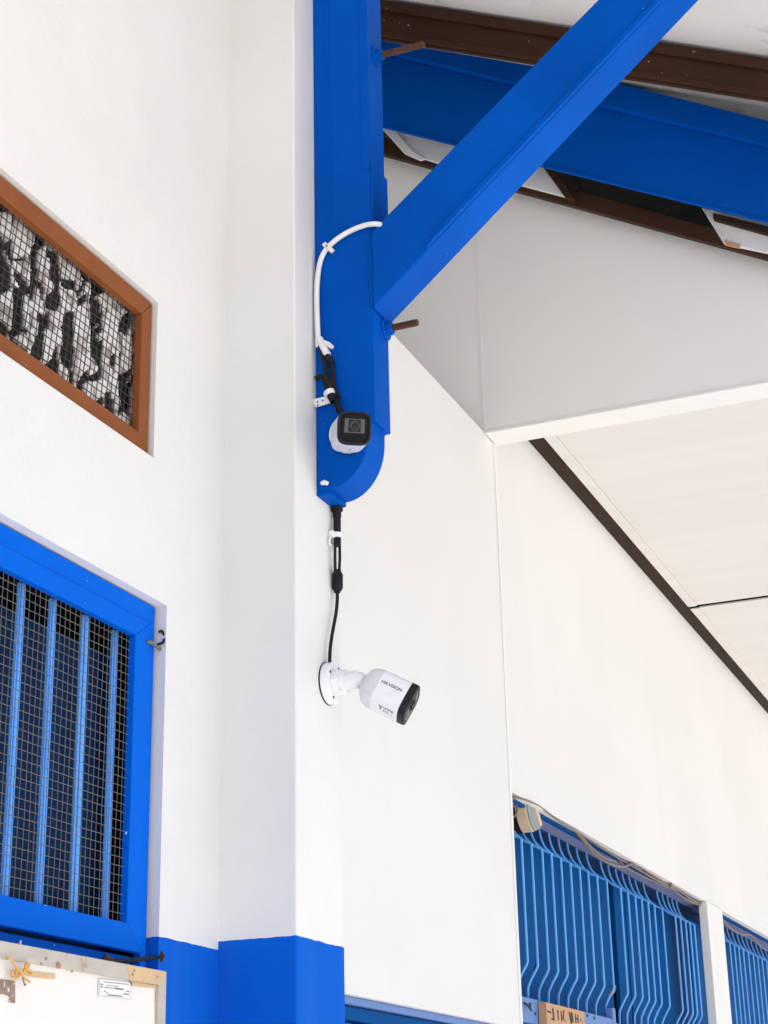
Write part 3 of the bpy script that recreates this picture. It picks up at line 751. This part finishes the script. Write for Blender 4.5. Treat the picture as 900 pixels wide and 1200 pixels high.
ct = thing('cable_clamp', 'small white tag and strap gathering the black cables', 'clamp', pY(ws, 380, 468))
q = [pY(YS-.006, 367.5, 468.5), pY(YS-.006, 388, 463.5), pY(YS-.006, 390.5, 472), pY(YS-.006, 369.5, 478)]
pl = MB().prism(q, (0, -.003, 0)).build('plate', 'plastic_white', ct, bevel=.0009)
for x, y in ((372, 471), (378, 469.5), (372.5, 475)): scr(pl, pY(YS-.0092, x, y), (0, -1, 0), .0015)
ctr = pY(ws-.003, 386.5, 461.5)
d_ = (pY(ws, 391, 470)-pY(ws, 382, 452)).normalized()
MB().lathe(ctr-d_*.005, d_, [(0, .0100), (.0005, .0105), (.0095, .0105), (.010, .0100)], 24).build('strap', 'plastic_white', ct)

# cable below the post
xb = XP+.014; yb_ = YS+.028
q0 = pX(xb, 395.5, 592)
yb_ = q0.y
lb = thing('camera_cable', 'black cable hanging from the post foot down to the side-facing camera', 'cable', pX(xb, 394, 690))
V2 = lambda pts: [pX(xb-.004, x, y) for x, y in pts]
MB().bend(V2([(394.5, 586), (394.5, 593), (394.8, 599), (395, 606)]), [.0105]*9+[.0108]*8+[.0075]*8, 16).build('boot', 'rubber', lb)
MB().tube(V2([(395, 603), (395.3, 640)]), .0066, 14).build('sheath', 'rubber', lb)
MB().tube(V2([(392.8, 637), (392.6, 655), (393.2, 676)]), .0027, 8).build('strand', 'rubber', lb)
MB().tube(V2([(398, 637), (398.2, 655), (397.2, 676)]), .0027, 8).build('strand', 'rubber', lb)
MB().tube(V2([(395.4, 668), (395.5, 672)]), .0065, 14).build('collar', 'rubber', lb)
MB().tube(V2([(395.5, 671.5), (395.5, 673.5), (395.5, 688.5), (395.3, 690), (395.2, 690.2), (395, 694)]), [.0080, .0095, .0095, .0086, .0062, .0058], 18).build('connector', 'rubber', lb)
MB().bend(V2([(395.2, 692), (395.2, 704), (393.5, 720), (389.5, 742), (387, 760), (386.2, 779)]), .0031, 10).build('sheath', 'rubber', lb)
c_ = pX(xb-.004, 395, 627.5)
cl = thing('cable_clip', 'white clip round the black cable under the post foot', 'clip', c_, 'cable clips')
MB().lathe(c_-Vector((0, 0, .0045)), (0, 0, 1), [(0, .0078), (.0004, .0088), (.0086, .0088), (.009, .0078)], 24).build('saddle', 'plastic_white', cl)
MB().box(XP+.0005, XP+.010, c_.y-.017, c_.y-.006, c_.z-.006, c_.z+.005).build('nail_boss', 'plastic_white', cl, bevel=.0012)
q = pX(XP+.003, 387.5, 638)
MB().bend([pX(XP+.004, 387, 629), pX(XP+.004, 386, 637), pX(XP+.004, 389, 639)], .0018, 8).build('strap_tail', 'plastic_white', cl)

# ---------------------------------------------------------------- board hung under the blue window
XK = X1+.040
tl, trp, brp = pX(XK, 0, 1116.7), pX(XK, 195.5, 1140), pX(XK, 195.5, 1200)
bd = thing('notice_board', 'cream board with weathered metal edge hung under the blue window', 'board', (XK, trp.y-.3, 1.5))
zt, yr = trp.z+.002, trp.y
yl, zb_ = 1.30, 1.20
fw_t = pX(XK, 186, 1138.8).z - pX(XK, 186, 1156.5).z; fw_r = yr-pX(XK, 186, 1170).y
y_tape = pX(XK, 147, 1140).y
MB().prism([(XK, yl, zt), (XK, yr, zt), (XK, yr-fw_r, zt-fw_t), (XK, yl+.02, zt-fw_t)], (-.022, 0, 0)).build('frame_rail', 'galvanised', bd, bevel=.0012)
MB().prism([(XK, yr, zt-.0002), (XK, yr, zb_), (XK, yr-fw_r, zb_), (XK, yr-fw_r, zt-fw_t-.0002)], (-.022, 0, 0)).build('frame_rail', 'galvanised', bd, bevel=.0012)
MB().box(XK-.018, XK-.005, yl+.01, yr-fw_r+.004, zb_, zt-fw_t+.004).build('panel', 'board_cream', bd)
MB().prism([(XK+.0006, y_tape, zt-.001), (XK+.0006, yr-.001, zt-.001), (XK+.0006, yr-fw_r, zt-fw_t), (XK+.0006, y_tape+.012, zt-fw_t)], (-.0005, 0, 0)).build('tape', 'tape_tan', bd)
def plate(x, pxs, th, name, m, parent, bevel=.0003): return MB().prism([pX(x, *p) for p in pxs], (-th, 0, 0)).build(name, m, parent, bevel=bevel)
XQ = XK-.0035
plate(XQ, [(150.5, 1150), (187, 1155), (187, 1158.5), (150.5, 1155)], .0012, 'tape', 'tape_tan', bd)
lab = plate(XQ, [(115.3, 1146), (154.5, 1150.5), (154, 1171.5), (115, 1167.5)], .0012, 'sticker', 'label_paper', bd)
XQ2 = XQ+.0007
plate(XQ2, [(117.2, 1147.6), (153, 1151.6), (152.6, 1169.6), (117, 1166)], .0004, 'sticker_sheet', 'plastic_white', lab, 0)
def tl_(x0, x1, t, h_=.9):
    ya = 1147.6+t*18; f_ = lambda x: ya+(x-117)*.105
    plate(XQ2+.0004, [(x0, f_(x0)), (x1, f_(x1)), (x1, f_(x1)+h_), (x0, f_(x0)+h_)], .0003, 'print_line', 'label_ink', lab, 0)
for a, b, t, hh in ((121, 151, .12, .7), (118, 121, .28, 1.3), (125, 139, .33, .6), (118, 120.5, .45, 1.3), (122, 133, .47, .8), (134, 145, .45, 1.6), (122, 123.5, .70, 1.6), (124.5, 126, .78, 1.2), (148, 152, .58, 1), (144.5, 151.5, .76, 1.1), (126, 143.5, .92, 1.2)):
    tl_(a, b, t, hh)
plate(XQ, [(-14, 1145.5), (18, 1149.5), (18, 1175.5), (9.5, 1174.5), (13, 1169), (8, 1166), (-14, 1162.5)], .001, 'torn_sticker', 'stain_brown', bd)
plate(XQ, [(33, 1137.5), (65, 1141.2), (64.5, 1147.5), (33, 1144.5)], .0012, 'tape', 'tape_tan', bd)
plate(XQ, [(182.5, 1160), (186, 1160.5), (186, 1203), (182.5, 1203)], .0008, 'tape', 'tape_tan', bd)
XR_ = XK+.0005
q = pX(XR_, 68, 1131.5); MB().lathe(q, (1, 0, 0), [(0, .0042), (.0015, .0042), (.0028, .003), (.003, .001)], 16).build('screw', 'copper_tan', bd)
for px, py in ((48.5, 1130), (54, 1123.5), (84, 1138.5), (155, 1142), (157, 1137.5), (184, 1145)):
    q = pX(XR_, px, py); MB().lathe(q, (1, 0, 0), [(0, .0018), (.001, .0018), (.0012, .001)], 10).build('rivet', 'copper_tan', bd)
# amber tie knotted on the edge
kt = thing('wire_tie', 'curled amber wire tied on the top edge of the cream board', 'tie', pX(XK, 26, 1138))
T = lambda d, pts: [pX(XK+.004+d, x, y) for x, y in pts]
MB().bend(T(0, [(14, 1137), (15, 1143), (19, 1145.5), (23, 1142), (23, 1137.5), (19.5, 1137), (18, 1141), (21, 1144)]), .0022, 8).build('loop', 'amber', kt)
MB().bend(T(.002, [(28, 1136), (31, 1141), (36, 1142), (37, 1139), (33, 1137), (30, 1133), (31, 1129.5), (33.5, 1131), (32, 1135)]), .0022, 8).build('loop', 'amber', kt)
MB().bend(T(.001, [(8, 1123), (14, 1125), (18, 1133), (24, 1137), (27, 1144), (32, 1149), (35, 1151)]), .0016, 8).build('strand', 'amber', kt)
MB().bend(T(.001, [(26, 1142), (27.5, 1149), (29, 1154.5), (30.5, 1153)]), .0009, 6).build('strand', 'wire_steel', kt)
ww = MB().bend([pX(X1-.02, 14.5, 1117.5), pX(XK-.02, 19, 1113), pX(XK-.02, 22.5, 1108.5), pX(X1-.010, 24.2, 1103)], .0016, 8).build('wire', 'plastic_white', origin=pX(XK-.02, 19, 1113))
tag(ww, 'short bent white wire poking up behind the cream board', 'wire')
# iron stay
sy = thing('iron_stay', 'dark iron stay rod between the blue sash and the window reveal', 'stay', pX(X1-.01, 155, 1125))
pa, pb = pX(X1-.002, 131, 1127), pX(X1-.002, 187.3, 1121.5)
MB().tube([pa, pa.lerp(pb, .4)+Vector((0, 0, -.001)), pb], [.0042, .0034, .0028], 8).build('rod', 'rubber', sy)
MB().lathe(pb, (0, 1, 0), [(-.003, .0035), (-.0025, .0085), (-.0005, .0085)], 12).build('end_plate', 'rust', sy)
MB().tube([pa+Vector((-.006, -.012, .006)), pa+Vector((0, -.004, .0)), pa+Vector((.001, -.001, -.008))], [.005, .0065, .005], 10).build('knuckle', 'rust', sy)

# ---------------------------------------------------------------- things under the far window head
sr = thing('wall_lamp', 'small cream and grey wall lamp tilted under the window head by the wall edge', 'lamp', pX(X1-.03, 620, 953))
XL_ = X1-.028
fr = [(615, 936), (616.5, 950), (619, 961), (622, 970), (625, 975), (631, 972), (633.5, 966), (631, 954), (626, 938)]
F = [pX(XL_, *p) for p in fr]
MB().prism(F, (-.029, 0, 0)).build('housing', 'cream_plastic', sr, bevel=.002)
fc_ = sum(F, Vector())/len(F)
MB().prism([fc_+(p-fc_)*.93+Vector((.0045, 0, 0)) for p in F], (-.0044, 0, 0)).build('grey_face', 'grey_plastic', sr, bevel=.001)
MB().prism([pX(XL_+.007, *p) for p in ((625.5, 939), (628, 940), (636, 966), (634, 969))], (-.010, 0, 0)).build('front_rim', 'cream_plastic', sr, bevel=.001)
MB().prism([fc_+(p-fc_)*1.02+Vector((-.0295, 0, 0)) for p in F], (-.018, 0, 0)).build('back_plate', 'rubber', sr)
def bundle(label, pts, X, r, group='cables along the window head'):
    P = [pX(X+random.uniform(-.003, .003), *p) for p in pts]
    return tag(MB().bend(P, r, 7, 6).build('cable', 'cable_tan', origin=P[len(P)//2]), label, 'cable', group)
XW = X1-.036
bundle('tan cable sagging lowest along the blue window head, starting above the wall lamp', [(598, 936), (612, 934), (630, 943), (650, 955), (668, 968), (684, 986), (696, 1000), (712, 1011), (730, 1016), (744, 1012), (762, 1024), (780, 1036), (796, 1044), (812, 1055), (826, 1060)], XW+.012, .0034)
bundle('tan cable running straight along the blue window head', [(636, 950), (655, 961), (675, 974), (690, 984), (715, 1000), (748, 1019), (770, 1032), (786, 1040), (800, 1051), (818, 1060), (828, 1062)], XW+.010, .0028)
bundle('dark tan cable hugging the blue strip of the window head', [(634, 945), (650, 953), (672, 968), (700, 986), (722, 1004), (736, 1018), (760, 1030), (790, 1044), (806, 1056), (826, 1063)], XW+.004, .0024)
bundle('tan cable passing over the top of the small wall lamp', [(597, 937), (606, 935), (618, 938), (632, 945), (644, 954), (660, 966), (676, 975), (690, 990), (706, 1004), (722, 1010)], XW+.026, .0026)
bundle('thin tan cable curling down beside the wall lamp', [(598, 944), (604, 940), (606, 950), (601, 958), (597, 950)], XW, .0022)
bundle('tan cable looping under the window head beyond the white mullion', [(842, 1071), (856, 1088), (870, 1095), (880, 1096), (890, 1108), (904, 1116), (930, 1126)], XW+.014, .0030)
for k, (x, y) in enumerate(((651.5, 956.5), (786, 1037))):
    q = pX(XW+.02, x, y)
    tag(MB().tube([q+Vector((0, -.01, -.006)), q, q+Vector((0, .008, .012))], [.004, .006, .004], 8).build('cable_tie', 'cable_tan', origin=q),
        ('tan cable tie on the cables right of the wall lamp', 'tan cable tie on the cables just left of the white mullion')[k], 'cable tie')

# nameplate on the sill
npx = X1-.012
nb = thing('name_plate', 'small tan plate with black stencilled strokes on the blue sill', 'plate', pX(npx, 660, 1187))
A, B = pX(npx, 640, 1174.2), pX(npx, 684.5, 1182.7)
MB().box(X1-.033, npx, A.y, B.y, A.z-.075, A.z).build('board', 'tan_board', nb, bevel=.0015)
def stroke(x0, y0, x1, y1, wd):
    a, b = pX(npx+.0002, x0, y0), pX(npx+.0002, x1, y1)
    d = (b-a).normalized(); t = d.cross(nx)*wd*.0025
    MB().prism([a+t, b+t, b-t, a-t], (.0005, 0, 0)).build('lettering', 'print_black', nb)
for s5 in ((641.5, 1185, 646, 1186.5, .8), (647.7, 1181.5, 649, 1194.5, 2.2), (646.3, 1194.2, 650, 1195, .9), (653.6, 1183.5, 654.5, 1195.5, 1.7), (657.4, 1184.5, 658.4, 1196.5, 1.7), (660.8, 1184, 659.8, 1195, 1.9), (662.2, 1195, 662.4, 1197, 1.7),
           (667, 1186, 669.5, 1199, 2.2), (669.5, 1199, 669.6, 1186.5, 1.7), (670, 1186.5, 671.5, 1198, 2), (674.2, 1188.5, 675, 1199, 1.7), (677, 1189, 677.6, 1199, 1.7), (680, 1195, 680.8, 1196, 1.5), (675.3, 1194, 677, 1194.4, .7)):
    stroke(*s5)
